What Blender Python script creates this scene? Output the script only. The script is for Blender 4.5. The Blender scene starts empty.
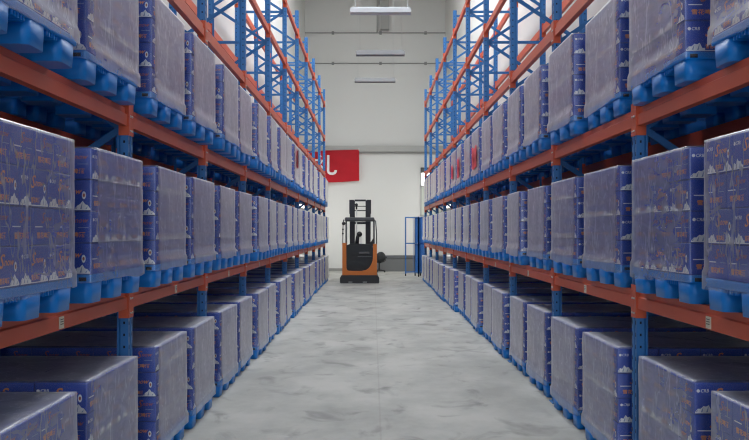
import bpy, bmesh, math, random
from mathutils import Vector, Matrix, noise

rnd = random.Random(7)
SC = bpy.context.scene
COL = SC.collection
PI = math.pi

# ------------------------------------------------------------------ materials
def lin(r, g, b):
    def f(c):
        c /= 255.0
        return c / 12.92 if c <= 0.04045 else ((c + 0.055) / 1.055) ** 2.4
    return (f(r), f(g), f(b), 1.0)

def new_mat(name):
    m = bpy.data.materials.new(name)
    m.use_nodes = True
    nt = m.node_tree
    nt.nodes.clear()
    out = nt.nodes.new('ShaderNodeOutputMaterial')
    return m, nt, out

def N(nt, t, **kw):
    n = nt.nodes.new(t)
    for k, v in kw.items():
        setattr(n, k, v)
    return n

def paint(name, rgb, rough=0.5, var=0.12, scale=6.0, metal=0.0, bump=0.0, spec=0.5, stretch=(1, 1, 1), grime=None):
    """Principled paint with slow procedural tone variation."""
    m, nt, out = new_mat(name)
    p = N(nt, 'ShaderNodeBsdfPrincipled')
    p.inputs['Roughness'].default_value = rough
    p.inputs['Metallic'].default_value = metal
    p.inputs['Specular IOR Level'].default_value = spec
    tc = N(nt, 'ShaderNodeTexCoord')
    mp = N(nt, 'ShaderNodeMapping')
    mp.inputs['Scale'].default_value = stretch
    nt.links.new(tc.outputs['Object'], mp.inputs['Vector'])
    nz = N(nt, 'ShaderNodeTexNoise')
    nz.inputs['Scale'].default_value = scale
    nz.inputs['Detail'].default_value = 5
    nt.links.new(mp.outputs['Vector'], nz.inputs['Vector'])
    mx = N(nt, 'ShaderNodeMix', data_type='RGBA')
    c = lin(*rgb)
    mx.inputs[6].default_value = tuple(v * (1 - var) for v in c[:3]) + (1,)
    mx.inputs[7].default_value = tuple(min(1, v * (1 + var)) for v in c[:3]) + (1,)
    nt.links.new(nz.outputs['Fac'], mx.inputs[0])
    col = mx.outputs[2]
    if grime:
        n2 = N(nt, 'ShaderNodeTexNoise')
        n2.inputs['Scale'].default_value = scale * 4
        n2.inputs['Detail'].default_value = 8
        nt.links.new(mp.outputs['Vector'], n2.inputs['Vector'])
        rp = N(nt, 'ShaderNodeValToRGB')
        rp.color_ramp.elements[0].position = 0.55
        rp.color_ramp.elements[1].position = 0.75
        nt.links.new(n2.outputs['Fac'], rp.inputs[0])
        m2 = N(nt, 'ShaderNodeMix', data_type='RGBA')
        m2.inputs[7].default_value = lin(*grime)
        nt.links.new(rp.outputs[0], m2.inputs[0])
        nt.links.new(col, m2.inputs[6])
        col = m2.outputs[2]
    nt.links.new(col, p.inputs['Base Color'])
    if bump:
        b = N(nt, 'ShaderNodeBump')
        b.inputs['Strength'].default_value = bump
        b.inputs['Distance'].default_value = 0.01
        nt.links.new(nz.outputs['Fac'], b.inputs['Height'])
        nt.links.new(b.outputs[0], p.inputs['Normal'])
    nt.links.new(p.outputs[0], out.inputs['Surface'])
    return m

def emitter(name, rgb, strength):
    m, nt, out = new_mat(name)
    e = N(nt, 'ShaderNodeEmission')
    e.inputs[0].default_value = lin(*rgb)
    e.inputs[1].default_value = strength
    nt.links.new(e.outputs[0], out.inputs['Surface'])
    return m

def film_material(name, tau, wrinkle, crease=1.5):
    """Thin stretch film: milky sheet, so haze grows with the path length through it (Beer-Lambert)."""
    m, nt, out = new_mat(name)
    geo = N(nt, 'ShaderNodeNewGeometry')
    tc = N(nt, 'ShaderNodeTexCoord')
    mp = N(nt, 'ShaderNodeMapping')
    mp.inputs['Scale'].default_value = (1.2, 1.2, 3.5)
    mp.inputs['Rotation'].default_value = (0.35, 0.25, 0.2)
    nt.links.new(tc.outputs['Object'], mp.inputs['Vector'])
    nz = N(nt, 'ShaderNodeTexNoise')
    nz.inputs['Scale'].default_value = 5.0
    nz.inputs['Detail'].default_value = 7
    nz.inputs['Distortion'].default_value = 1.2
    nt.links.new(mp.outputs['Vector'], nz.inputs['Vector'])
    dt = N(nt, 'ShaderNodeVectorMath', operation='DOT_PRODUCT')
    nt.links.new(geo.outputs['Incoming'], dt.inputs[0])
    nt.links.new(geo.outputs['Normal'], dt.inputs[1])
    ab = N(nt, 'ShaderNodeMath', operation='ABSOLUTE')
    nt.links.new(dt.outputs['Value'], ab.inputs[0])
    mxm = N(nt, 'ShaderNodeMath', operation='MAXIMUM')
    mxm.inputs[1].default_value = 0.04
    nt.links.new(ab.outputs[0], mxm.inputs[0])
    mr = N(nt, 'ShaderNodeMapRange')
    mr.inputs[1].default_value = 0.38
    mr.inputs[2].default_value = 0.72
    mr.inputs[3].default_value = tau * 0.8
    mr.inputs[4].default_value = tau * 1.3
    nt.links.new(nz.outputs['Fac'], mr.inputs[0])
    # fine creases where the sheet doubles over
    mp2 = N(nt, 'ShaderNodeMapping')
    mp2.inputs['Scale'].default_value = (3.0, 3.0, 0.7)
    mp2.inputs['Rotation'].default_value = (0.5, -0.4, 0.3)
    nt.links.new(tc.outputs['Object'], mp2.inputs['Vector'])
    n2 = N(nt, 'ShaderNodeTexNoise')
    n2.inputs['Scale'].default_value = 3.2
    n2.inputs['Detail'].default_value = 3
    n2.inputs['Distortion'].default_value = 0.35
    nt.links.new(mp2.outputs['Vector'], n2.inputs['Vector'])
    s1 = N(nt, 'ShaderNodeMath', operation='SUBTRACT'); s1.inputs[1].default_value = 0.5
    nt.links.new(n2.outputs['Fac'], s1.inputs[0])
    s2 = N(nt, 'ShaderNodeMath', operation='ABSOLUTE'); nt.links.new(s1.outputs[0], s2.inputs[0])
    s3 = N(nt, 'ShaderNodeMapRange')
    s3.inputs[1].default_value = 0.0; s3.inputs[2].default_value = 0.016
    s3.inputs[3].default_value = tau * crease; s3.inputs[4].default_value = 0.0
    nt.links.new(s2.outputs[0], s3.inputs[0])
    ad = N(nt, 'ShaderNodeMath', operation='ADD')
    nt.links.new(mr.outputs[0], ad.inputs[0]); nt.links.new(s3.outputs[0], ad.inputs[1])
    dv = N(nt, 'ShaderNodeMath', operation='DIVIDE')
    nt.links.new(ad.outputs[0], dv.inputs[0])
    nt.links.new(mxm.outputs[0], dv.inputs[1])
    ng = N(nt, 'ShaderNodeMath', operation='MULTIPLY')
    ng.inputs[1].default_value = -1
    nt.links.new(dv.outputs[0], ng.inputs[0])
    ex = N(nt, 'ShaderNodeMath', operation='EXPONENT')
    nt.links.new(ng.outputs[0], ex.inputs[0])          # transmittance
    tr = N(nt, 'ShaderNodeBsdfTransparent')
    df = N(nt, 'ShaderNodeBsdfDiffuse')
    df.inputs[0].default_value = lin(216, 215, 215)
    gl = N(nt, 'ShaderNodeBsdfGlossy')
    gl.inputs['Roughness'].default_value = 0.3
    gl.inputs[0].default_value = (0.9, 0.9, 0.9, 1)
    bp = N(nt, 'ShaderNodeBump')
    bp.inputs['Strength'].default_value = wrinkle
    bp.inputs['Distance'].default_value = 0.02
    nt.links.new(nz.outputs['Fac'], bp.inputs['Height'])
    nt.links.new(bp.outputs[0], gl.inputs['Normal'])
    nt.links.new(bp.outputs[0], df.inputs['Normal'])
    mg = N(nt, 'ShaderNodeMixShader')
    mg.inputs[0].default_value = 0.16
    nt.links.new(df.outputs[0], mg.inputs[1])
    nt.links.new(gl.outputs[0], mg.inputs[2])
    ms = N(nt, 'ShaderNodeMixShader')
    nt.links.new(ex.outputs[0], ms.inputs[0])
    nt.links.new(mg.outputs[0], ms.inputs[1])
    nt.links.new(tr.outputs[0], ms.inputs[2])
    # thin reflective skin
    i1 = N(nt, 'ShaderNodeMath', operation='SUBTRACT'); i1.inputs[0].default_value = 1.0
    nt.links.new(ab.outputs[0], i1.inputs[1])
    i5 = N(nt, 'ShaderNodeMath', operation='POWER'); i5.inputs[1].default_value = 5.0
    nt.links.new(i1.outputs[0], i5.inputs[0])
    f2 = N(nt, 'ShaderNodeMath', operation='MULTIPLY_ADD')
    f2.inputs[1].default_value = 0.75; f2.inputs[2].default_value = 0.04      # Schlick reflectance
    nt.links.new(i5.outputs[0], f2.inputs[0])
    m3 = N(nt, 'ShaderNodeMixShader')
    nt.links.new(f2.outputs[0], m3.inputs[0])
    nt.links.new(ms.outputs[0], m3.inputs[1])
    nt.links.new(gl.outputs[0], m3.inputs[2])
    nt.links.new(m3.outputs[0], out.inputs['Surface'])
    return m

def floor_material():
    m, nt, out = new_mat('worn_concrete')
    p = N(nt, 'ShaderNodeBsdfPrincipled')
    tc = N(nt, 'ShaderNodeTexCoord')
    mp = N(nt, 'ShaderNodeMapping')
    mp.inputs['Scale'].default_value = (1.0, 0.75, 1)
    nt.links.new(tc.outputs['Object'], mp.inputs['Vector'])
    n1 = N(nt, 'ShaderNodeTexNoise')
    n1.inputs['Scale'].default_value = 1.1
    n1.inputs['Detail'].default_value = 9
    n1.inputs['Roughness'].default_value = 0.62
    nt.links.new(mp.outputs['Vector'], n1.inputs['Vector'])
    n2 = N(nt, 'ShaderNodeTexNoise')
    n2.inputs['Scale'].default_value = 2.6
    n2.inputs['Detail'].default_value = 6
    n2.inputs['Distortion'].default_value = 0.8
    nt.links.new(mp.outputs['Vector'], n2.inputs['Vector'])
    r1 = N(nt, 'ShaderNodeValToRGB')
    r1.color_ramp.elements[0].position = 0.36
    r1.color_ramp.elements[0].color = lin(146, 147, 142)
    r1.color_ramp.elements[1].position = 0.62
    r1.color_ramp.elements[1].color = lin(174, 174, 168)
    nt.links.new(n1.outputs['Fac'], r1.inputs[0])
    r2 = N(nt, 'ShaderNodeValToRGB')
    r2.color_ramp.elements[0].position = 0.56
    r2.color_ramp.elements[0].color = (0, 0, 0, 1)
    r2.color_ramp.elements[1].position = 0.72
    r2.color_ramp.elements[1].color = (0.75, 0.75, 0.75, 1)
    nt.links.new(n2.outputs['Fac'], r2.inputs[0])
    m1 = N(nt, 'ShaderNodeMix', data_type='RGBA')
    m1.inputs[7].default_value = lin(112, 113, 110)
    nt.links.new(r2.outputs[0], m1.inputs[0])
    nt.links.new(r1.outputs[0], m1.inputs[6])
    # a saw-cut joint down the middle of the aisle and across every six metres
    sx = N(nt, 'ShaderNodeSeparateXYZ')
    nt.links.new(tc.outputs['Object'], sx.inputs[0])
    a = N(nt, 'ShaderNodeMath', operation='SUBTRACT'); a.inputs[1].default_value = 0.06
    nt.links.new(sx.outputs[0], a.inputs[0])
    b = N(nt, 'ShaderNodeMath', operation='ABSOLUTE'); nt.links.new(a.outputs[0], b.inputs[0])
    c = N(nt, 'ShaderNodeMath', operation='LESS_THAN'); c.inputs[1].default_value = 0.008
    nt.links.new(b.outputs[0], c.inputs[0])
    d = N(nt, 'ShaderNodeMath', operation='MULTIPLY'); d.inputs[1].default_value = 0.2
    nt.links.new(c.outputs[0], d.inputs[0])
    m2 = N(nt, 'ShaderNodeMix', data_type='RGBA')
    m2.inputs[7].default_value = lin(120, 112, 108)
    nt.links.new(d.outputs[0], m2.inputs[0])
    nt.links.new(m1.outputs[2], m2.inputs[6])
    nt.links.new(m2.outputs[2], p.inputs['Base Color'])
    rr = N(nt, 'ShaderNodeMapRange')
    rr.inputs[3].default_value = 0.42
    rr.inputs[4].default_value = 0.7
    nt.links.new(n2.outputs['Fac'], rr.inputs[0])
    nt.links.new(rr.outputs[0], p.inputs['Roughness'])
    p.inputs['Specular IOR Level'].default_value = 0.35
    nt.links.new(p.outputs[0], out.inputs['Surface'])
    return m

M = dict(
    floor=floor_material(),
    wall=paint('white_plaster', (209, 209, 205), 0.9, 0.03, 0.7),
    ledge=paint('grey_ledge_paint', (168, 168, 164), 0.8, 0.05, 1.0),
    joint=paint('dark_joint', (138, 137, 134), 0.8, 0.1, 3.0),
    base=paint('grey_base_paint', (140, 140, 136), 0.8, 0.08, 2.0),
    roof=paint('roof_sheet', (196, 194, 188), 0.8, 0.05, 1.0),
    blue=paint('rack_blue_paint', (42, 110, 174), 0.42, 0.12, 3.0, stretch=(1, 1, 0.4)),
    hole=paint('punched_hole_dark', (14, 24, 42), 0.9, 0.1, 3.0),
    orange=paint('rack_orange_paint', (206, 88, 54), 0.42, 0.14, 4.0, stretch=(1, 0.5, 1)),
    bolt=paint('zinc', (205, 205, 200), 0.35, 0.05, 8.0, metal=0.6),
    tag=paint('paper_tag', (214, 208, 190), 0.7, 0.05, 30.0),
    tagink=paint('tag_ink', (96, 92, 86), 0.7, 0.05, 30.0),
    pallet=paint('pallet_blue_plastic', (14, 128, 216), 0.38, 0.10, 5.0),
    carton=paint('carton_blue', (10, 64, 172), 0.45, 0.10, 9.0),
    cartontop=paint('carton_top_blue', (36, 56, 120), 0.55, 0.12, 9.0),
    redsheet=paint('red_sheet', (206, 66, 82), 0.45, 0.10, 9.0),
    pwhite=paint('print_white', (238, 240, 243), 0.5, 0.06, 30.0),
    pgrey=paint('print_icy_blue', (140, 160, 196), 0.5, 0.10, 30.0),
    porange=paint('print_orange', (238, 150, 66), 0.5, 0.10, 30.0),
    pred=paint('print_rust', (172, 92, 66), 0.5, 0.10, 30.0),
    film=film_material('stretch_film', 0.085, 0.12, 1.3),
    film_thin=film_material('stretch_film_single', 0.07, 0.10, 0.4),
    truck=paint('truck_orange', (186, 100, 26), 0.4, 0.08, 3.0),
    black=paint('black_steel', (30, 31, 34), 0.5, 0.15, 5.0),
    mast=paint('dark_mast_steel', (24, 24, 32), 0.45, 0.12, 5.0),
    vinyl=paint('black_vinyl', (26, 29, 32), 0.6, 0.15, 12.0, bump=0.2),
    rubber=paint('black_rubber', (24, 24, 25), 0.75, 0.1, 12.0),
    pale=paint('pale_grey_steel', (190, 192, 190), 0.4, 0.05, 5.0),
    guard=paint('guard_grey_steel', (70, 72, 74), 0.5, 0.1, 5.0),
    red=paint('banner_red_cloth', (222, 42, 58), 0.7, 0.07, 3.0),
    bannerwhite=paint('banner_white_cloth', (232, 226, 226), 0.7, 0.04, 6.0),
    lamp=paint('lamp_white_enamel', (196, 202, 206), 0.4, 0.04, 6.0),
    lampbacklit=paint('lamp_backlit_enamel', (128, 130, 132), 0.5, 0.06, 6.0),  # enamel darkened to paint in the shade of backlit lamps
    tube=paint('lamp_tube_glass', (176, 180, 184), 0.25, 0.04, 6.0),
    gate=paint('gate_blue_paint', (44, 104, 172), 0.45, 0.1, 5.0),
    panel=paint('dark_grey_panel', (104, 106, 106), 0.6, 0.08, 2.0),
    paneltop=paint('grey_panel_rail', (88, 90, 92), 0.6, 0.08, 2.0),
    frosted=paint('frosted_glass', (196, 202, 190), 0.3, 0.06, 2.0),
    pane=emitter('bright_daylight_pane', (255, 255, 255), 3.0),
    sidefill=emitter('side_fill_glow', (255, 253, 248), 3.0),  # glow of the added side panes, fill for the end wall
    skylight=emitter('skylight_daylight', (246, 250, 255), 1.0),
)
SKY = M['skylight'].node_tree.nodes['Emission'].inputs[1]

# ------------------------------------------------------------------ mesh helpers
class MB:
    def __init__(self, mats):
        self.bm = bmesh.new()
        self.mats = [M[k] for k in mats]
        self.keys = list(mats)

    def face(self, pts, k=None):
        f = self.bm.faces.new([self.bm.verts.new(p) for p in pts])
        f.material_index = self.keys.index(k) if k else 0
        return f

    def box(self, x0, x1, y0, y1, z0, z1, k=None, bev=0.0, seg=1):
        x0, x1 = min(x0, x1), max(x0, x1)
        y0, y1 = min(y0, y1), max(y0, y1)
        z0, z1 = min(z0, z1), max(z0, z1)
        v = [self.bm.verts.new(p) for p in ((x0, y0, z0), (x1, y0, z0), (x1, y1, z0), (x0, y1, z0), (x0, y0, z1), (x1, y0, z1), (x1, y1, z1), (x0, y1, z1))]
        mi = self.keys.index(k) if k else 0
        fs = []
        for q in ((0, 3, 2, 1), (4, 5, 6, 7), (0, 1, 5, 4), (1, 2, 6, 5), (2, 3, 7, 6), (3, 0, 4, 7)):
            f = self.bm.faces.new([v[i] for i in q]); f.material_index = mi; fs.append(f)
        if bev:
            es = list({e for f in fs for e in f.edges})
            bmesh.ops.bevel(self.bm, geom=es, offset=bev, segments=seg, affect='EDGES', profile=0.6)
        return fs

    def prism(self, prof, axis, a, b, k=None):
        """Extrude a closed 2-D outline along axis ('x','y','z') from a to b."""
        mi = self.keys.index(k) if k else 0
        def P(u, v, t):
            return {'x': (t, u, v), 'y': (u, t, v), 'z': (u, v, t)}[axis]
        va = [self.bm.verts.new(P(u, v, a)) for u, v in prof]
        vb = [self.bm.verts.new(P(u, v, b)) for u, v in prof]
        n = len(prof)
        fs = [self.bm.faces.new(va), self.bm.faces.new(vb)]
        for i in range(n):
            fs.append(self.bm.faces.new((va[i], va[(i + 1) % n], vb[(i + 1) % n], vb[i])))
        for f in fs:
            f.material_index = mi
        bmesh.ops.recalc_face_normals(self.bm, faces=fs)
        return fs

    def bar(self, p, q, w, h, k=None, up=(0, 0, 1)):
        """Rectangular bar between two points."""
        p, q = Vector(p), Vector(q)
        d = (q - p).normalized()
        u = Vector(up)
        if abs(d.dot(u)) > 0.95:
            u = Vector((0, 1, 0))
        s = d.cross(u).normalized()
        t = s.cross(d).normalized()
        mi = self.keys.index(k) if k else 0
        c = []
        for e in (p, q):
            c += [self.bm.verts.new(e + s * a * w / 2 + t * b * h / 2) for a, b in ((-1, -1), (1, -1), (1, 1), (-1, 1))]
        fs = []
        for i in ((0, 1, 2, 3), (7, 6, 5, 4), (0, 4, 5, 1), (1, 5, 6, 2), (2, 6, 7, 3), (3, 7, 4, 0)):
            f = self.bm.faces.new([c[j] for j in i]); f.material_index = mi; fs.append(f)
        bmesh.ops.recalc_face_normals(self.bm, faces=fs)

    def tube(self, pts, r, k=None, n=8, smooth=True):
        pts = [Vector(p) for p in pts]
        mi = self.keys.index(k) if k else 0
        rings = []
        ref = Vector((0.123, 0.3, 0.94)).normalized()
        for i, p in enumerate(pts):
            d = (pts[min(i + 1, len(pts) - 1)] - pts[max(i - 1, 0)]).normalized()
            rr = r[i] if isinstance(r, (list, tuple)) else r
            s = d.cross(ref)
            if s.length < 0.2:
                s = d.cross(Vector((1, 0, 0)))
            s.normalize(); t = d.cross(s)
            rings.append([self.bm.verts.new(p + s * math.cos(a) * rr + t * math.sin(a) * rr) for a in [2 * PI * j / n for j in range(n)]])
        fs = []
        for A, B in zip(rings, rings[1:]):
            for j in range(n):
                fs.append(self.bm.faces.new((A[j], A[(j + 1) % n], B[(j + 1) % n], B[j])))
        for f in fs:
            f.smooth = smooth
        fs += [self.bm.faces.new(rings[0][::-1]), self.bm.faces.new(rings[-1])]
        for f in fs:
            f.material_index = mi
        bmesh.ops.recalc_face_normals(self.bm, faces=fs)

    def ball(self, c, r, k=None, sc=(1, 1, 1)):
        mi = self.keys.index(k) if k else 0
        mat = Matrix.Translation(c) @ Matrix.Diagonal((*sc, 1))
        g = bmesh.ops.create_uvsphere(self.bm, u_segments=16, v_segments=10, radius=r, matrix=mat)
        for f in {f for v in g['verts'] for f in v.link_faces}:
            f.material_index = mi; f.smooth = True

    def mesh(self, name):
        me = bpy.data.meshes.new(name)
        self.bm.to_mesh(me); self.bm.free()
        for m in self.mats:
            me.materials.append(m)
        return me

def link(name, me, parent=None, loc=(0, 0, 0), rot=(0, 0, 0)):
    o = bpy.data.objects.new(name, me)
    COL.objects.link(o)
    if parent:
        o.parent = parent
    o.location = loc
    o.rotation_euler = rot
    return o

def tag(o, label, cat, group=None):
    o['label'] = label; o['category'] = cat
    if group:
        o['group'] = group
    return o

def thing(name, label, cat, loc=(0, 0, 0), rz=0.0, group=None):
    return tag(link(name, None, None, loc, (0, 0, rz)), label, cat, group)

def structure(name, me, parent=None, loc=(0, 0, 0)):
    o = link(name, me, parent, loc)
    if parent is None:
        o['kind'] = 'structure'
    return o

def glyphs(text, height, shear=0.0, width=None, bold=0.0):
    """Flat outline triangles of a word in the built-in font: list of polygons (2-D), lower-left at 0,0."""
    cu = bpy.data.curves.new('word', 'FONT')
    cu.body = text; cu.resolution_u = 2; cu.shear = shear; cu.offset = bold; cu.fill_mode = 'FRONT'
    ob = bpy.data.objects.new('word', cu)
    COL.objects.link(ob)
    bpy.context.view_layer.update()
    me = bpy.data.meshes.new_from_object(ob.evaluated_get(bpy.context.evaluated_depsgraph_get()))
    polys = [[(me.vertices[i].co.x, me.vertices[i].co.y) for i in p.vertices] for p in me.polygons]
    bpy.data.objects.remove(ob); bpy.data.curves.remove(cu); bpy.data.meshes.remove(me)
    xs = [p[0] for q in polys for p in q]; ys = [p[1] for q in polys for p in q]
    x0, x1, y0, y1 = min(xs), max(xs), min(ys), max(ys)
    sy = height / (y1 - y0)
    sx = width / (x1 - x0) if width else sy
    return [[((x - x0) * sx, (y - y0) * sy) for x, y in q] for q in polys]

# ------------------------------------------------------------------ layout numbers (metres)
# camera stands in the aisle at the origin, looking along +y
LX, RX = 1.56, 1.68                     # post front faces, left and right of the camera line
BAY, Y0 = 2.30, 5.08                    # bay length, depth of the first upright in view
RACK_D = 0.93                           # front post to rear post
BEAM_Z = (1.105, 2.270, 3.405, 4.585, 5.690)   # undersides
BEAM_H = 0.115
POST_H = 6.22
Y_END = 31.6

# ------------------------------------------------------------------ setting
m = MB(['floor']); m.box(-7, 7, -8, 34, -0.1, 0.0); structure('floor', m.mesh('floor'))
m = MB(['wall']); m.box(-7, 7, Y_END, Y_END + 0.25, 0, 13); structure('wall_back', m.mesh('wall_back'))
m = MB(['wall']); m.box(-2.97, -2.72, -8, Y_END, 0, 13); structure('wall_left', m.mesh('wall_left'))
m = MB(['wall']); m.box(2.9, 3.15, -8, Y_END, 0, 13); structure('wall_right', m.mesh('wall_right'))
m = MB(['wall']); m.box(-2.97, -1.5, -8.25, -8, 0, 13); m.box(1.6, 3.15, -8.25, -8, 0, 13); m.box(-1.5, 1.6, -8.25, -8, 9.5, 13); structure('light_baffle_front', m.mesh('light_baffle_front'))  # unseen baffle added to narrow the fill light to the aisle
CEIL = 11.6
m = MB(['roof'])
SKY_Y = [(6.0, 8.0), (10.4, 13.0), (14.4, 18.2), (18.8, 23.0)]
SKX = 0.9
m.box(-2.72, -SKX, -8, Y_END, CEIL, CEIL + 0.12); m.box(SKX, 2.9, -8, Y_END, CEIL, CEIL + 0.12)
edges = [-8] + [v for a in SKY_Y for v in a] + [Y_END]
for a, b in zip(edges[0::2], edges[1::2]):
    m.box(-SKX, SKX, a, b, CEIL, CEIL + 0.12)
ceil = structure('ceiling', m.mesh('ceiling'))
for a, b in SKY_Y:
    m = MB(['skylight']); m.face([(-SKX, a, CEIL + 0.05), (-SKX, b, CEIL + 0.05), (SKX, b, CEIL + 0.05), (SKX, a, CEIL + 0.05)])
    link('skylight_pane', m.mesh('skylight_pane'), ceil)
# ledge, conduits and pilaster on the end wall
m = MB(['ledge', 'joint']); m.box(-2.72, 2.9, Y_END - 0.12, Y_END, 4.76, 5.0, 'ledge'); m.box(-2.72, 2.9, Y_END - 0.10, Y_END, 4.70, 4.735, 'joint')
structure('trim_1', m.mesh('trim'))
for i, z in enumerate((8.3, 9.52)):
    m = MB(['joint']); m.box(-2.72, 2.9, Y_END - 0.05, Y_END, z - 0.014, z + 0.014)
    for x in (-1.6, 0.3, 2.1):
        m.box(x - 0.05, x + 0.05, Y_END - 0.09, Y_END, z - 0.06, z + 0.05)
    structure(f'trim_{i + 2}', m.mesh('trim'))
m = MB(['ledge']); m.box(0.3, 0.64, Y_END - 0.25, Y_END, 9.62, CEIL); m.box(0.14, 0.2, Y_END - 0.12, Y_END, 9.56, CEIL)
structure('trim_4', m.mesh('trim'))
m = MB(['base']); m.box(-2.72, 2.9, Y_END - 0.02, Y_END, 0, 0.11); structure('baseboard_back', m.mesh('baseboard_back'))
# window high on the end wall, half hidden by the right rack
m = MB(['ledge']);
wx0, wx1 = 1.9, 2.75
for a in ((wx0, wx0 + 0.04, 2.2, 3.96), (wx1 - 0.04, wx1, 2.2, 3.96), (wx0, wx1, 2.2, 2.25), (wx0, wx1, 3.37, 3.42), (wx0, wx1, 3.92, 3.96)):
    m.box(a[0], a[1], Y_END - 0.05, Y_END, a[2], a[3])
win = structure('window_1', m.mesh('window_1'))
m = MB(['pane']); m.box(wx0 + 0.03, wx1 - 0.03, Y_END - 0.03, Y_END - 0.02, 3.41, 3.93); link('pane', m.mesh('pane'), win)
m = MB(['frosted']); m.box(wx0 + 0.03, wx1 - 0.03, Y_END - 0.03, Y_END - 0.02, 2.24, 3.38); link('pane', m.mesh('pane'), win)
m = MB(['guard']); m.box(wx0, wx1, Y_END - 0.16, Y_END, 3.96, 4.13, bev=0.01); link('roller_box', m.mesh('roller_box'), win)

# made-up side windows past the rack ends, added to brighten the end wall
for n_, x, sg in ((2, -2.72, 1), (3, 2.9, -1)):
    m = MB(['ledge'])
    for a in ((26.4, 26.46, 1.0, 3.2), (31.0, 31.06, 1.0, 3.2), (26.4, 31.06, 1.0, 1.05), (26.4, 31.06, 3.15, 3.2), (26.4, 31.06, 1.92, 2.48), (28.7, 28.76, 1.0, 3.2)):
        m.box(x, x + sg * 0.05, a[0], a[1], a[2], a[3])
    w2 = structure(f'window_{n_}', m.mesh('window'))  # invented window frame holding the added fill panes
    for a, b in ((26.46, 28.7), (28.76, 31.0)):
        for z0, z1 in ((1.05, 1.92), (2.48, 3.15)):
            m = MB(['sidefill']); m.face([(x + sg * 0.02, a, z0), (x + sg * 0.02, b, z0), (x + sg * 0.02, b, z1), (x + sg * 0.02, a, z1)]); link('pane', m.mesh('pane'), w2)

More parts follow.
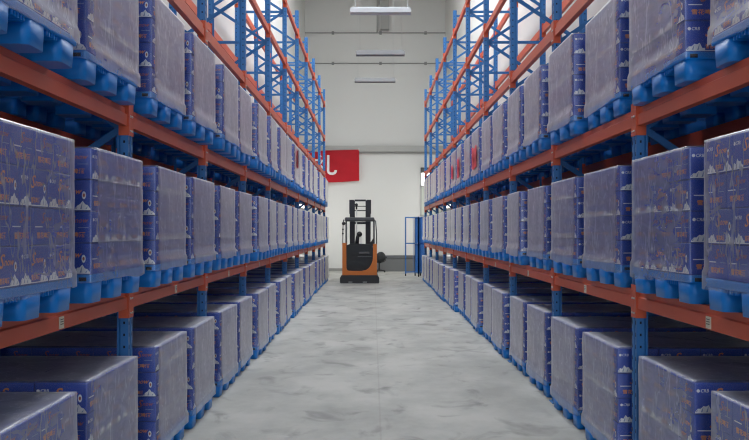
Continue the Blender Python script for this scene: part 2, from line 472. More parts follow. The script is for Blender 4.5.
# ------------------------------------------------------------------ racks
def build_rack(s, front, label):
    root = thing('pallet_rack', label, 'pallet rack', (s * front, 0, 0))
    X = lambda u: s * u
    # ---- post: folded channel with slots
    def post_mesh(flip):
        m = MB(['blue', 'hole'])
        g = -1 if flip else 1
        pr = [(0, -0.045), (0, -0.014), (0.012, -0.008), (0.012, 0.008), (0, 0.014), (0, 0.045), (0.05, 0.045), (0.062, 0.037), (0.075, 0.037), (0.075, 0.028), (0.056, 0.028), (0.044, 0.036), (0.009, 0.036), (0.009, 0.023), (0.021, 0.016), (0.021, -0.016), (0.009, -0.023), (0.009, -0.036), (0.044, -0.036), (0.056, -0.028), (0.075, -0.028), (0.075, -0.037), (0.062, -0.037), (0.05, -0.045)]
        m.prism([(s * g * u, v) for u, v in pr], 'z', 0.006, POST_H, 'blue')
        for i in range(1, 80):
            z = i * 0.077
            for y in (-0.030, 0.030):
                x = s * g * -0.0008
                m.face([(x, y - 0.007, z), (x, y + 0.007, z), (x, y + 0.004, z + 0.026), (x, y - 0.004, z + 0.026)], 'hole')
            for y in (-0.0458, 0.0458):
                x = s * g * 0.026
                m.face([(x - 0.006, y, z + 0.006), (x + 0.006, y, z + 0.006), (x + 0.006, y, z + 0.022), (x - 0.006, y, z + 0.022)], 'hole')
        m.box(X(-0.02 * g), X(0.10 * g), -0.07, 0.07, 0, 0.008, 'blue')
        return m.mesh('post')
    pf, pb = post_mesh(False), post_mesh(True)
    # ---- zigzag bracing of a frame
    m = MB(['blue'])
    u0, u1 = 0.055, RACK_D - 0.055
    fz = [0.06 + 1.1 * i for i in range(6)]
    rz = [0.61 + 1.1 * i for i in range(6)]
    nodes = []
    for a, b in zip(fz, rz):
        nodes += [(u0, a), (u1, b)]
    for (ua, za), (ub, zb) in zip(nodes, nodes[1:]):
        if za < 1.1:
            continue
        m.bar((X(ua), 0, za), (X(ub), 0, zb), 0.026, 0.042, 'blue')
    for z in fz[3:] + [1.16, 6.11]:
        m.bar((X(u0), 0, z), (X(u1), 0, z), 0.026, 0.04, 'blue')
    br = m.mesh('frame_bracing')
    m = MB(['blue'])
    m.bar((X(u0), 0, 0.06), (X(u1), 0, 0.60), 0.026, 0.042, 'blue'); m.bar((X(u0), 0, 0.61), (X(u1), 0, 0.61), 0.026, 0.04, 'blue')
    lbr = m.mesh('lower_bracing')
    ys = [Y0 + BAY * k for k in range(-1, 10)]
    for y in ys:
        f = link('upright_frame', br, root, (0, y, 0))
        link('lower_bracing', lbr, f); link('post', pf, f); link('post', pb, f, (X(RACK_D), 0, 0))
    # ---- beams
    def beam_mesh(g):
        a = 0.0465
        m = MB(['orange'])
        h = BEAM_H
        pr = [(0.004, 0), (0.004, h * 0.62), (0.016, h * 0.68), (0.016, h), (0.052, h), (0.052, 0)]
        m.prism([(s * g * u, z) for u, z in pr], 'y', a + 0.004, BAY - a - 0.004, 'orange')
        return m.mesh('beam')
    def conn_mesh(g, e):
        """End connector hooked on the post; e=+1 at the start of a bay, -1 at its end."""
        m = MB(['orange', 'bolt'])
        z0, z1 = -0.06, BEAM_H + 0.035
        y0, y1 = sorted((e * 0.001, e * 0.051))
        m.box(s * g * -0.005, s * g * -0.001, y0, y1, z0, z1, 'orange')
        y0, y1 = sorted((e * 0.0455, e * 0.051))
        m.box(s * g * -0.005, s * g * 0.06, y0, y1, z0, z1, 'orange')
        for z in (-0.03, BEAM_H * 0.55):
            m.tube([(s * g * -0.005, e * 0.018, z), (s * g * -0.011, e * 0.018, z)], 0.007, 'bolt', 6)
        return m.mesh('end_connector')
    bmesh_ = {g: beam_mesh(g) for g in (1, -1)}
    cm = {(g, e): conn_mesh(g, e) for g in (1, -1) for e in (1, -1)}
    m = MB(['tag', 'tagink'])
    m.box(X(-0.001), X(0.004), -0.027, 0.027, 0.006, 0.066, 'tag')
    for z in (0.05, 0.038, 0.026):
        m.face([(X(-0.0016), -0.02, z), (X(-0.0016), 0.02, z), (X(-0.0016), 0.02, z + 0.005), (X(-0.0016), -0.02, z + 0.005)], 'tagink')
    tg = m.mesh('location_tag')
    for lv, z in enumerate(BEAM_Z):
        for y in ys[:-1]:
            for g, u in ((1, 0), (-1, RACK_D)):
                b = link('beam', bmesh_[g], root, (X(u), y, z))
                link('end_connector', cm[(g, 1)], b)
                link('end_connector', cm[(g, -1)], b, (0, BAY, 0))
                if g == 1 and lv == 0:
                    t = link('location_tag', tg, b, (0, BAY / 2 + 0.03, 0)); t['label'] = 'small white location tag'
    return root

build_rack(-1, LX, 'tall blue pallet rack with orange beams along left side of the aisle, before red banner')
build_rack(1, RX, 'tall blue pallet rack with orange beams along right side of the aisle, beside blue gate')

# ------------------------------------------------------------------ carton
CL, CW, CH = 0.276, 0.2070, 0.163
snow_s = glyphs('S', 0.058, 0.35, bold=0.01)
snow_now = glyphs('now', 0.022, 0.35, bold=0.01)
word = glyphs('雪花啤酒', 0.028, 0.0, 0.135, bold=0.016)
crb = glyphs('CRB', 0.017, 0.2, bold=0.006)

def carton_mesh(body):
    m = MB([body, 'pwhite', 'pgrey', 'porange', 'pred', 'cartontop'])
    fs = m.box(-CL / 2, CL / 2, -CW / 2, CW / 2, 0, CH, body, bev=0.004)
    for f in m.bm.faces:
        f.normal_update()
        if f.normal.z > 0.9:
            f.material_index = 5
    E = 0.0006
    def long_face(sg):
        P = lambda u, v, e=E: (sg * u, -sg * (CW / 2 + e), v)       # u runs left to right seen from outside
        # snow mountains
        r = random.Random(3 + sg)
        m.face([P(-0.134, 0.004), P(0.134, 0.004), P(0.134, 0.008), P(-0.134, 0.008)], 'pwhite')
        for c0, c1, n in ((-0.134, -0.035, 7), (0.052, 0.134, 6)):
            top = []
            for i in range(n + 1):
                t = i / n
                h = 0.012 + 0.026 * math.sin(PI * min(1, max(0, t))) + (r.uniform(-0.004, 0.006) if i % 2 else -0.010) + r.uniform(-0.004, 0.004)
                top.append((c0 + (c1 - c0) * t, 0.008 + max(0.003, h)))
            for (ua, va), (ub, vb) in zip(top, top[1:]):
                m.face([P(ua, 0.008), P(ub, 0.008), P(ub, vb), P(ua, va)], 'pwhite')
            for i in range(0, n - 1, 2):
                ua, va = top[i]; ub, vb = top[i + 1]
                m.face([P(ua, 0.009, 2 * E), P(ua + (ub - ua) * 0.7, 0.010, 2 * E), P(ub, vb - 0.004, 2 * E)], 'pgrey')
        for q in word:
            m.face([P(-0.032 + x * 0.6, 0.016 + y * 0.9) for x, y in q], 'porange')
        for q in snow_s:
            m.face([P(-0.035 + x, 0.078 + y) for x, y in q], 'porange')
        for q in snow_now:
            m.face([P(0.005 + x, 0.088 + y) for x, y in q], 'porange')
        for q in crb:
            m.face([P(-0.105 + x, 0.112 + y) for x, y in q], 'pwhite')
        ring = [(-0.118 + 0.009 * math.cos(a), 0.120 + 0.009 * math.sin(a)) for a in [2 * PI * k / 10 for k in range(10)]]
        m.face([P(u, v) for u, v in ring], 'pwhite')
        ov = [(0.100 + 0.011 * math.cos(a), 0.082 + 0.021 * math.sin(a)) for a in [2 * PI * k / 12 for k in range(12)]]
        m.face([P(u, v) for u, v in ov], 'pwhite')
        ov = [(0.100 + 0.006 * math.cos(a), 0.082 + 0.010 * math.sin(a)) for a in [2 * PI * k / 10 for k in range(10)]]
        m.face([P(u, v, 2 * E) for u, v in ov], 'pred')
    def short_face(sg):
        P = lambda u, v, e=E: (sg * (CL / 2 + e), sg * u, v)
        for q in snow_s:
            m.face([P(-0.022 + x * 0.85, 0.094 + y * 0.85) for x, y in q], 'pred')
        for q in snow_now:
            m.face([P(0.012 + x * 0.85, 0.104 + y * 0.85) for x, y in q], 'pred')
        for q in word:
            m.face([P(-0.0675 + x, 0.028 + y) for x, y in q], 'porange')
        m.face([P(-0.085, 0.077), P(-0.012, 0.077), P(-0.012, 0.082), P(-0.085, 0.082)], 'pwhite')
        m.face([P(0.03, 0.0775), P(0.085, 0.0775), P(0.085, 0.0805), P(0.03, 0.0805)], 'pgrey')
    for sg in (1, -1):
        long_face(sg); short_face(sg)
    return m.mesh('carton')
CART = carton_mesh('carton')

# ------------------------------------------------------------------ plastic pallet
PW, PD, PH = 0.87, 1.13, 0.150            # along the aisle, into the rack, height
def pallet_mesh():
    m = MB(['pallet', 'hole'])
    dk = 0.042
    m.box(-PD / 2, PD / 2, -PW / 2, PW / 2, PH - dk, PH, 'pallet', bev=0.008, seg=2)
    def foot(cx, cy, wx, wy):
        n, r = 4, 0.035
        def ring(z, k):
            pts = []
            for qx, qy, a0 in ((1, 1, 0), (-1, 1, PI / 2), (-1, -1, PI), (1, -1, 1.5 * PI)):
                for i in range(n + 1):
                    a = a0 + PI / 2 * i / n
                    pts.append((cx + qx * (wx / 2 * k - r) + r * math.cos(a), cy + qy * (wy / 2 * k - r) + r * math.sin(a), z))
            return [m.bm.verts.new(p) for p in pts]
        A, B = ring(0.0, 0.95), ring(PH - dk + 0.004, 1.0)
        fs = [m.bm.faces.new(A), m.bm.faces.new(B)]
        k = len(A)
        for i in range(k):
            f = m.bm.faces.new((A[i], A[(i + 1) % k], B[(i + 1) % k], B[i])); f.smooth = True; fs.append(f)
        bmesh.ops.recalc_face_normals(m.bm, faces=fs)
    fx, fy = 0.21, 0.19
    for i in (-1, 0, 1):
        for j in (-1, 0, 1):
            foot(i * (PD / 2 - fx / 2 - 0.004), j * (PW / 2 - fy / 2 - 0.004), fx, fy)
    for i in (-1, 1):                      # moulded ribs under the deck edge between the feet
        for j in (-1, 1):
            for q in range(5):
                y = j * (0.115 + 0.027 * q)
                m.box(i * (PD / 2 - 0.10), i * (PD / 2 - 0.012), y - 0.004, y + 0.004, PH - dk - 0.022, PH - dk + 0.004, 'pallet')
    for j in (-1, 1):
        for i in (-1, 1):
            x = i * (PD / 2 - 0.045)
            m.box(x - 0.02, x + 0.02, j * (PW / 2 - 0.002), j * (PW / 2 + 0.0006), PH - 0.034, PH - 0.014, 'hole')
    return m.mesh('pallet')
PAL = pallet_mesh()

# ------------------------------------------------------------------ stretch film shells
NL = 4
LAYER = 0.166
STACK = NL * LAYER
def film_mesh(seed, loose):
    m = MB(['film', 'film_thin'])
    r = random.Random(seed)
    off = Vector((seed * 3.1, seed * 1.7, seed * 0.9))
    hx, hy, rc = PD / 2 + 0.010, 0.421 + 0.008, 0.018
    per = []
    nx, ny, nc = 14, 12, 3
    for (sx, sy, a0) in ((1, 1, 0), (-1, 1, PI / 2), (-1, -1, PI), (1, -1, 1.5 * PI)):
        for i in range(nc + 1):
            a = a0 + PI / 2 * i / nc
            per.append((sx * (hx - rc) + rc * math.cos(a), sy * (hy - rc) + rc * math.sin(a), math.cos(a), math.sin(a)))
        nxt = {0: (-1, 1, PI / 2), PI / 2: (-1, -1, PI), PI: (1, -1, 1.5 * PI), 1.5 * PI: (1, 1, 0)}[a0]
        a = nxt[2] if nxt[2] else 2 * PI
        ex, ey = nxt[0] * (hx - rc) + rc * math.cos(a0 + PI / 2), nxt[1] * (hy - rc) + rc * math.sin(a0 + PI / 2)
        bx, by, ca, sa = per[-1]
        k = nx if abs(ex - bx) > abs(ey - by) else ny
        for i in range(1, k):
            t = i / k
            per.append((bx + (ex - bx) * t, by + (ey - by) * t, ca, sa))
    n = len(per)
    zs = [-0.02, 0.0, 0.03] + [STACK * i / 12 for i in range(1, 12)] + [STACK - 0.012, STACK + 0.004]
    rows = []
    for iz, z in enumerate(zs):
        row = []
        for i, (x, y, ca, sa) in enumerate(per):
            w = noise.noise(Vector((x * 3.5, y * 3.5, z * 5)) + off) * 0.007
            w += noise.noise(Vector((x * 11, y * 11, z * 9)) + off) * 0.0025
            lz = z
            if iz == 0:
                hem = 0.040 + 0.016 * noise.noise(Vector((x * 3, y * 3, 0)) + off) + loose * max(0, noise.noise(Vector((x * 2, y * 2, 7)) + off)) * 0.05
                lz = -hem + r.uniform(-0.006, 0.006)
            if iz <= 2:
                w = abs(w) * 0.7 + 0.011
            else:
                w = abs(w) * (0.6 + 0.4 * loose)
            if iz >= len(zs) - 2:
                w *= 0.4
            row.append(m.bm.verts.new((x + ca * w, y + sa * w, PH + lz)))
        rows.append(row)
    for ir, (A, B) in enumerate(zip(rows, rows[1:])):
        for i in range(n):
            f = m.bm.faces.new((A[i], A[(i + 1) % n], B[(i + 1) % n], B[i])); f.smooth = True
            f.material_index = 1 if ir < 2 or abs(per[i][3]) > 0.9 and abs(per[(i + 1) % n][3]) > 0.9 else 0
    # top sheet, slightly slack
    prev = rows[-1]
    for q in (0.92, 0.7, 0.4):
        ring = []
        for (x, y, ca, sa) in per:
            z = STACK + 0.006 + 0.006 * noise.noise(Vector((x * q * 6, y * q * 6, 3)) + off)
            ring.append(m.bm.verts.new((x * q, y * q, PH + z)))
        for i in range(n):
            f = m.bm.faces.new((prev[i], prev[(i + 1) % n], ring[(i + 1) % n], ring[i])); f.smooth = True
        prev = ring
    m.bm.faces.new(prev)
    bmesh.ops.recalc_face_normals(m.bm, faces=m.bm.faces[:])
    m.bm.normal_update()
    if sum(f.normal.dot(f.calc_center_median() - Vector((0, 0, 0.45))) for f in m.bm.faces) < 0:
        bmesh.ops.reverse_faces(m.bm, faces=m.bm.faces[:])
    return m.mesh('stretch_film')
FILM = [film_mesh(i + 1, l) for i, l in enumerate((0.2, 0.5, 0.9, 0.3, 1.3, 0.7))]

# ------------------------------------------------------------------ loads
ORD = ['nearest', 'second', 'third', 'fourth', 'fifth', 'sixth', 'seventh', 'eighth', 'ninth', 'tenth', 'eleventh', 'twelfth', 'thirteenth']
ROWN = ['floor level', 'middle shelf', 'top loaded shelf']
SHEET = {(1, 2, 8): (0.02, 0.06, 0.52, 0.34), (1, 2, 10): (-0.05, 0.06, 0.40, 0.36), (1, 2, 11): (0.1, 0.12, 0.30, 0.26), (-1, 2, 10): (0.0, 0.25, 0.30, 0.34)}

def load(s, lv, i):
    bay, half = divmod(i, 2)
    ystart = Y0 + BAY * (bay - 1)
    y = ystart + (0.645 if half == 0 else 1.735) + rnd.uniform(-0.022, 0.022) + (0.022 if i == 1 else 0)
    z = 0.0 if lv == 0 else BEAM_Z[lv - 1] + BEAM_H + 0.002
    face = ((LX - 0.10 if s < 0 else RX - 0.04) if lv else (LX - 0.10 if s < 0 else RX - 0.03)) + rnd.uniform(-0.022, 0.022)
    if lv == 0 and i > 10 and s > 0:
        face -= 0.05
    nfar = 20 - i
    if i < 10:
        place = 'nearest of its row' if i == 0 else f'{ORD[i]} from near end'
    else:
        place = 'last at far end' if nfar == 1 else f'{ORD[nfar - 1]} from far end'
    red = SHEET.get((s, lv, i))
    what = 'pallet of film-wrapped blue cartons' if not red else 'pallet of film-wrapped cartons with red sheet'
    side = 'left' if s < 0 else 'right'
    label = f'{what}, {place}, {ROWN[lv]}, {side} rack'
    root = thing('pallet_load', label, 'pallet load', (s * (face + PD / 2), y, z), math.radians(rnd.uniform(-0.9, 0.9)),
                 f'film-wrapped pallet loads, {ROWN[lv]} of the {side} rack')
    link('pallet', PAL, root)
    a = -s                                          # direction of the aisle in x
    first_long = rnd.random() < 0.5
    for k in range(NL):
        longl = (k % 2 == 0) == first_long
        cy, cx = (CL + 0.004, CW + 0.003) if longl else (CW + 0.003, CL + 0.004)
        ny, nx = (3, 5) if longl else (4, 4)
        jx, jy = rnd.uniform(-0.004, 0.004), rnd.uniform(-0.004, 0.004)
        for q in range(nx):
            for p in range(ny):
                top = lv == 0 and k == NL - 1
                if not (q == 0 or p == 0 or top):   # inside the block: nothing of it shows
                    continue
                px = a * (PD / 2 - cx / 2 - 0.002 - q * cx) + jx
                py = -ny * cy / 2 + cy / 2 + p * cy + jy
                rot = (PI / 2 if longl else 0) + PI / 2 + (PI if rnd.random() < 0.5 else 0)
                rot = (0 if not longl else PI / 2) + (PI if rnd.random() < 0.5 else 0)
                o = link('carton', CART, root, (px, py, PH + 0.001 + k * LAYER), (0, 0, rot + rnd.uniform(-0.008, 0.008)))
    if red:
        cy, cz, ww, hh = red
        m = MB(['redsheet'])
        q = []
        for k in range(9):
            yy = cy - ww / 2 + ww * k / 8
            xx = a * (PD / 2 + 0.026 + 0.004 * math.sin(k * 1.7))
            q.append([m.bm.verts.new((xx, yy, PH + cz + hh * j + 0.02 * math.sin(k * 0.9 + j))) for j in (0, 0.5, 1)])
        for A, B in zip(q, q[1:]):
            for j in (0, 1):
                m.bm.faces.new((A[j], B[j], B[j + 1], A[j + 1])).smooth = True
        bmesh.ops.solidify(m.bm, geom=m.bm.faces[:], thickness=0.002)
        link('paper_sheet', m.mesh('paper_sheet'), root)['label'] = 'red sheet on the film'
    f = link('stretch_film', FILM[rnd.randrange(len(FILM))], root, (0, 0, 0), (0, 0, PI if rnd.random() < 0.5 else 0))
    f['label'] = 'milky clear stretch film'
    return root

for s in (-1, 1):
    for lv in (0, 1, 2):
        for i in range(20):
            load(s, lv, i)

# ------------------------------------------------------------------ reach truck
TX, TY = -0.41, 24.1
t = thing('reach_truck', 'orange and black reach truck with dark upright mast, parked at far end of aisle', 'forklift', (TX, TY, 0))
m = MB(['black', 'pale'])
m.prism([(-0.60, 0.03), (-0.58, 0.0), (0.58, 0.0), (0.60, 0.03), (0.60, 0.17), (0.55, 0.25), (-0.55, 0.25), (-0.60, 0.17)], 'y', 0.0, 0.34)
m.box(-0.52, 0.52, 0.34, 1.15, 0.05, 0.25)
for x in (-0.34, 0.1):
    m.box(x, x + 0.12, -0.006, 0.0, 0.035, 0.05, 'pale')
link('chassis', m.mesh('chassis'), t)
m = MB(['truck'])                    # orange shell open towards the driver's side
outer = [(-0.53, 0.25), (0.53, 0.25), (0.53, 1.20), (0.41, 1.20)]
inner = [(0.41, 0.80), (0.395, 0.68), (0.35, 0.56), (0.28, 0.46), (0.19, 0.40), (0.06, 0.375), (-0.32, 0.375), (-0.38, 0.40), (-0.405, 0.46), (-0.41, 1.23), (-0.53, 1.23)]
m.prism(outer + inner, 'y', 0.06, 0.72)
m.box(-0.53, 0.53, 0.70, 1.15, 0.25, 1.02, bev=0.03)
link('body_shell', m.mesh('body_shell'), t)
m = MB(['vinyl'])
m.prism([(-0.41, 0.38), (0.06, 0.375), (0.20, 0.40), (0.29, 0.47), (0.36, 0.57), (0.405, 0.70), (0.41, 1.10), (0.30, 1.19), (-0.24, 1.22), (-0.41, 1.16)], 'y', 0.14, 0.5)
link('driver_compartment', m.mesh('driver_compartment'), t)
m = MB(['guard']); m.box(-0.06, 0.37, 0.125, 0.142, 0.80, 0.825); m.box(-0.02, 0.3, 0.12, 0.142, 0.90, 0.96, bev=0.005)
link('backrest_pad', m.mesh('backrest_pad'), t)
m = MB(['vinyl']); m.prism([(0.30, 1.12), (0.42, 1.12), (0.45, 1.36), (0.42, 1.38), (0.30, 1.20)], 'y', 0.2, 0.42); link('armrest', m.mesh('armrest'), t)
m = MB(['black', 'pale'])
m.tube([(-0.09, 0.40, 1.15), (-0.07, 0.42, 1.40), (-0.03, 0.44, 1.52)], [0.07, 0.06, 0.05], 'black')
m.ball((-0.01, 0.43, 1.50), 0.085, 'black', (1, 0.8, 1)); m.box(0.02, 0.055, 0.36, 0.40, 1.15, 1.42, 'pale')
link('steering_column', m.mesh('steering_column'), t)
for sx in (-1, 1):
    m = MB(['pale' if sx < 0 else 'guard'])
    m.tube([(sx * 0.52, 0.12, 1.20), (sx * 0.515, 0.12, 1.60), (sx * 0.49, 0.14, 1.90), (sx * 0.43, 0.18, 1.96)], 0.018)
    link('guard_post', m.mesh('guard_post'), t)
    m = MB(['guard']); m.tube([(sx * 0.44, 1.0, 0.25), (sx * 0.44, 1.0, 1.92)], 0.03); link('guard_post', m.mesh('guard_post'), t)
m = MB(['guard'])
m.box(-0.45, 0.45, 0.12, 0.20, 1.91, 2.02, bev=0.02); m.box(-0.45, 0.45, 0.96, 1.04, 1.90, 1.98)
for x in (-0.44, -0.22, 0, 0.22, 0.44):
    m.box(x - 0.015, x + 0.015, 0.15, 1.0, 1.95, 1.98)
link('overhead_guard', m.mesh('overhead_guard'), t)
m = MB(['black']); m.ball((-0.49, 0.10, 1.83), 0.055); m.tube([(-0.49, 0.10, 1.83), (-0.49, 0.12, 1.95)], 0.015); link('work_lamp', m.mesh('work_lamp'), t)
m = MB(['black'])
for z in (1.65, 1.52):
    m.ball((-0.51, 0.09, z), 0.028)
m.tube([(-0.512, 0.095, 1.80), (-0.512, 0.095, 1.50)], 0.008)
link('hose_clip', m.mesh('hose_clip'), t)
MY = 1.2
for sx in (-1, 1):
    m = MB(['mast'])
    m.box(sx * 0.20, sx * 0.335, MY, MY + 0.09, 0.08, 2.60); m.box(sx * 0.32, sx * 0.35, MY - 0.01, MY + 0.10, 2.15, 2.60)
    m.box(sx * 0.17, sx * 0.205, MY + 0.02, MY + 0.09, 0.08, 2.58)
    link('mast_rail', m.mesh('mast_rail'), t)
for z, h in ((2.55, 0.06), (2.38, 0.025), (2.24, 0.03), (1.82, 0.07), (0.5, 0.1)):
    m = MB(['mast']); m.box(-0.18, 0.18, MY + 0.03, MY + 0.07, z, z + h); link('mast_crossbar', m.mesh('mast_crossbar'), t)
m = MB(['pale', 'black']); m.tube([(-0.12, MY + 0.02, 0.4), (-0.12, MY + 0.02, 2.36)], 0.022, 'pale'); m.ball((-0.12, MY + 0.01, 2.44), 0.05, 'black'); m.tube([(-0.12, MY + 0.01, 2.30), (-0.12, MY + 0.01, 2.44)], 0.03, 'black')
link('lift_cylinder', m.mesh('lift_cylinder'), t)
m = MB(['mast']); m.box(-0.34, 0.34, MY + 0.10, MY + 0.14, 0.12, 0.50); link('fork_carriage', m.mesh('fork_carriage'), t)
for sx in (-1, 1):
    m = MB(['mast']); m.box(sx * 0.22, sx * 0.32, MY + 0.14, MY + 0.18, 0.06, 0.5); m.box(sx * 0.22, sx * 0.32, MY + 0.14, MY + 1.2, 0.06, 0.10); link('fork', m.mesh('fork'), t)
    m = MB(['black']); m.box(sx * 0.42, sx * 0.56, 1.05, 2.3, 0.06, 0.22); leg = link('support_arm', m.mesh('support_arm'), t)
    m = MB(['rubber']); m.tube([(sx * 0.44, 2.3, 0.09), (sx * 0.54, 2.3, 0.09)], 0.09, n=16); link('wheel', m.mesh('wheel'), leg)
m = MB(['rubber']); m.tube([(-0.40, 0.5, 0.13), (-0.28, 0.5, 0.13)], 0.13, n=16); link('drive_wheel', m.mesh('drive_wheel'), t)

# ------------------------------------------------------------------ far end bits
WY = Y_END
# red banner
m = MB(['red'])
bx0, bx1, bz0, bz1 = -3.1, -0.55, 3.58, 4.82
G = []
def banner_y(u, v):
    return WY - 0.15 + 0.03 * math.sin(9 * u + 5 * v) * (0.4 + 0.6 * u) + 0.02 * math.sin(17 * u * v + 2)
for i in range(41):
    u = i / 40
    G.append([m.bm.verts.new((bx0 + (bx1 - bx0) * u, banner_y(u, v), bz0 + (bz1 - bz0) * v + 0.05 * (u - 0.5) + (0.05 * math.sin(PI * u) * (-1 if v < 0.5 else -0.3)))) for v in [j / 16 for j in range(17)]])
for A, B in zip(G, G[1:]):
    for j in range(16):
        f = m.bm.faces.new((A[j], B[j], B[j + 1], A[j + 1])); f.smooth = True
bmesh.ops.solidify(m.bm, geom=m.bm.faces[:], thickness=0.008)
ban = link('banner', m.mesh('banner'))
tag(ban, 'red cloth banner with white lettering hung on the end wall behind left rack', 'banner')
m = MB(['bannerwhite'])
for x in (bx0 + 0.01, bx1 - 0.01):
    m.tube([(x, WY - 0.16, 4.80), (x, WY - 0.13, 4.88), (x, WY - 0.10, 4.92)], 0.008)
link('hanging_cord', m.mesh('hanging_cord'), ban)
m = MB(['bannerwhite'])
def stroke(pts, w):
    P = [Vector((x, z)) for x, z in pts]
    L = []
    for i, p in enumerate(P):
        d = (P[min(i + 1, len(P) - 1)] - P[max(i - 1, 0)]).normalized()
        nn = Vector((-d.y, d.x)) * w / 2
        L.append((p + nn, p - nn))
    def V(q, dy):
        u = (q.x - bx0) / (bx1 - bx0)
        return (q.x, banner_y(u, (q.y - bz0) / (bz1 - bz0)) - dy, q.y)
    for (a, b), (c, d) in zip(L, L[1:]):
        m.face([V(a, 0.016), V(b, 0.016), V(d, 0.016), V(c, 0.016)])
stroke([(-1.785, 4.62), (-1.785, 4.3), (-1.785, 4.0), (-1.765, 3.93), (-1.71, 3.89), (-1.60, 3.88), (-1.52, 3.91), (-1.49, 3.96), (-1.485, 4.02)], 0.10)
stroke([(-2.12, 4.62), (-2.08, 4.54)], 0.08)
stroke([(-2.30, 4.42), (-2.15, 4.42), (-2.0, 4.42), (-2.12, 4.24), (-2.28, 4.08)], 0.07)
stroke([(-2.12, 4.25), (-2.12, 3.86)], 0.085)
stroke([(-2.08, 4.2), (-1.98, 4.1)], 0.07)
link('lettering', m.mesh('lettering'), ban)

# swivel chair by the wall
cx, cyy = 0.30, 30.5
c = thing('swivel_chair', 'black swivel chair with rounded backrest beside the truck, against low grey panel', 'chair', (cx, cyy, 0), 0.3)
m = MB(['vinyl']); m.ball((0, 0, 0.60), 0.2, sc=(1, 0.35, 1.0)); link('backrest', m.mesh('backrest'), c)
m = MB(['vinyl']); m.ball((0, 0.22, 0.42), 0.22, sc=(1, 1, 0.25)); link('seat', m.mesh('seat'), c)
m = MB(['black']); m.tube([(0, 0.2, 0.06), (0, 0.2, 0.40)], 0.028); m.tube([(0, 0.2, 0.38), (0, 0.0, 0.38), (0, -0.03, 0.5)], 0.02); link('column', m.mesh('column'), c)
for k in range(5):
    a = 2 * PI * k / 5 + 0.3
    m = MB(['black']); m.tube([(0, 0.2, 0.09), (0.26 * math.cos(a), 0.2 + 0.26 * math.sin(a), 0.06)], 0.02); lg = link('leg', m.mesh('leg'), c)
    m = MB(['rubber']); m.ball((0.26 * math.cos(a), 0.2 + 0.26 * math.sin(a), 0.028), 0.028); link('caster', m.mesh('caster'), lg)
for sx in (-1, 1):
    m = MB(['vinyl']); m.tube([(sx * 0.20, 0.2, 0.42), (sx * 0.25, 0.2, 0.45), (sx * 0.25, 0.2, 0.56)], 0.015); m.box(sx * 0.22, sx * 0.28, 0.06, 0.32, 0.56, 0.59, bev=0.008); link('armrest', m.mesh('armrest'), c)

# low grey panel along the foot of the end wall
m = MB(['panel']); m.box(0.05, 2.3, WY - 0.30, WY - 0.021, 0.0, 0.50); pn = link('low_panel', m.mesh('low_panel'))
tag(pn, 'low dark grey panel along foot of end wall, behind the blue gate', 'panel')
m = MB(['paneltop']); m.box(0.04, 2.31, WY - 0.33, WY - 0.021, 0.50, 0.63, bev=0.01); r_ = link('top_rail', m.mesh('top_rail'), pn); r_['label'] = 'darker top rail'

# blue folding gate
g = thing('folding_gate', 'blue tubular folding gate on casters standing at far end of right rack', 'gate', (1.16, 28.1, 0))
pts = [(0.0, 0.0), (0.345, 0.12), (0.43, -0.55), (0.53, 0.1), (0.66, -0.7)]
for (xa, ya), (xb, yb) in zip(pts, pts[1:]):
    m = MB(['gate'])
    H = 2.1
    for x, y in ((xa, ya), (xb, yb)):
        m.bar((x, y, 0.08), (x, y, H), 0.045, 0.045, up=(0, 1, 0))
    for z in (0.14, 1.16, H - 0.02):
        m.bar((xa, ya, z), (xb, yb, z), 0.03, 0.04)
    for q in ((0.8,) if xa < 0.1 else ()):
        x, y = xa + (xb - xa) * q, ya + (yb - ya) * q
        m.bar((x, y, 0.14), (x, y, H), 0.015, 0.015, up=(0, 1, 0))
    if xa > 0.1:
        for q in range(1, 14):
            x, y = xa + (xb - xa) * q / 14, ya + (yb - ya) * q / 14
            m.bar((x, y, 0.14), (x, y, H), 0.012, 0.012, up=(0, 1, 0))
    lf = link('gate_leaf', m.mesh('gate_leaf'), g)
    m = MB(['rubber']); m.tube([(xa - 0.02, ya, 0.045), (xa + 0.02, ya, 0.045)], 0.045, n=12); m.box(xa - 0.015, xa + 0.015, ya - 0.015, ya + 0.015, 0.05, 0.10); link('caster', m.mesh('caster'), lf)

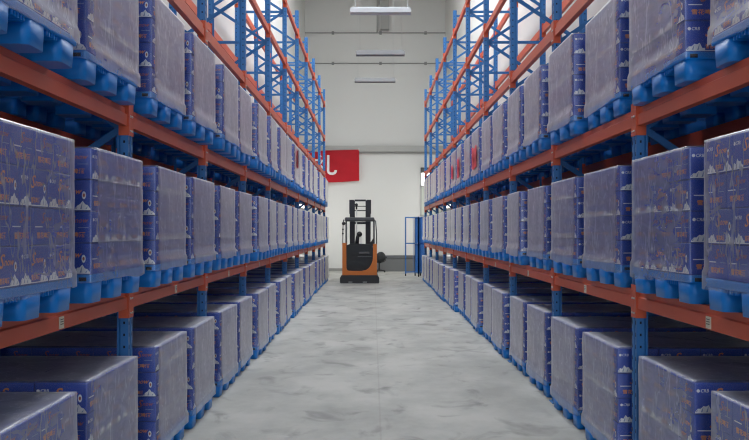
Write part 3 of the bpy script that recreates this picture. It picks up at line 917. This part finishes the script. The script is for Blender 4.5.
# hanging strip lamps
def lamp(x, y, z, label, k='lampbacklit'):
    t = thing('strip_lamp', label, 'lamp', (x, y, z), 0, 'hanging strip lamps above the aisle')
    m = MB([k])
    m.prism([(-0.11, -0.05), (-0.11, 0.03), (0.11, 0.03), (0.11, -0.05), (0.10, -0.05), (0.035, 0.018), (-0.035, 0.018), (-0.10, -0.05)], 'x', -0.6, 0.6)
    m.box(-0.58, 0.58, -0.035, 0.035, 0.03, 0.075)
    link('housing', m.mesh('housing'), t)
    for yy in (-0.045, 0.045):
        m = MB(['tube' if k == 'lamp' else k]); m.tube([(-0.56, yy, -0.012), (0.56, yy, -0.012)], 0.014, n=10); link('tube', m.mesh('tube'), t)
    for xx in (-0.5, 0.53):
        m = MB(['pale']); m.tube([(xx, 0, 0.07), (xx, 0, CEIL - z)], 0.013 if k == 'lamp' else 0.004, n=6); link('hanger_rod', m.mesh('hanger_rod'), t)
lamp(0.15, 15.6, 5.94, 'white strip lamp on two rods, nearest and topmost of the three above the aisle', 'lamp')
lamp(0.18, 19.4, 5.96, 'backlit grey strip lamp hanging in front of end wall, middle one of three')
lamp(0.06, 23.2, 6.02, 'backlit grey strip lamp hanging above the truck, farthest and lowest of three')

# ------------------------------------------------------------------ light, camera
SKY.default_value = 20.0
w = bpy.data.worlds.new('daylight'); SC.world = w; w.use_nodes = True
bg = w.node_tree.nodes.get('Background') or w.node_tree.nodes.new('ShaderNodeBackground')
bg.inputs[0].default_value = lin(226, 234, 245)
bg.inputs[1].default_value = 5.6

# unseen opening left behind the camera for fill light, sampled as sky portal
pl = bpy.data.lights.new('rear_fill_portal', 'AREA'); pl.shape = 'RECTANGLE'; pl.size = 3.1; pl.size_y = 9.5
pl.cycles.is_portal = True
po = bpy.data.objects.new('rear_fill_portal', pl); COL.objects.link(po)
po.location = (0.05, -8.1, 4.75); po.rotation_euler = (PI / 2, 0, 0)

cam = bpy.data.cameras.new('camera')
cam.sensor_width = 36.0
cam.lens = 36.0 * 790.0 / 749.0
cam.shift_x = 1.5 / 749.0
cam.shift_y = 11.0 / 749.0
cam.clip_end = 200
co = bpy.data.objects.new('camera', cam); COL.objects.link(co)
co.location = (0, 0, 1.6)
co.rotation_euler = (PI / 2, 0, 0)
SC.camera = co

SC.view_settings.view_transform = 'Standard'
SC.view_settings.look = 'None'
SC.view_settings.gamma = 1.0
SC.view_settings.exposure = 0.17
SC.view_settings.use_curve_mapping = False
SC.cycles.max_bounces = 8
SC.cycles.diffuse_bounces = 5
SC.cycles.glossy_bounces = 3
SC.cycles.transparent_max_bounces = 16
SC.cycles.use_denoising = True
SC.cycles.filter_width = 1.2
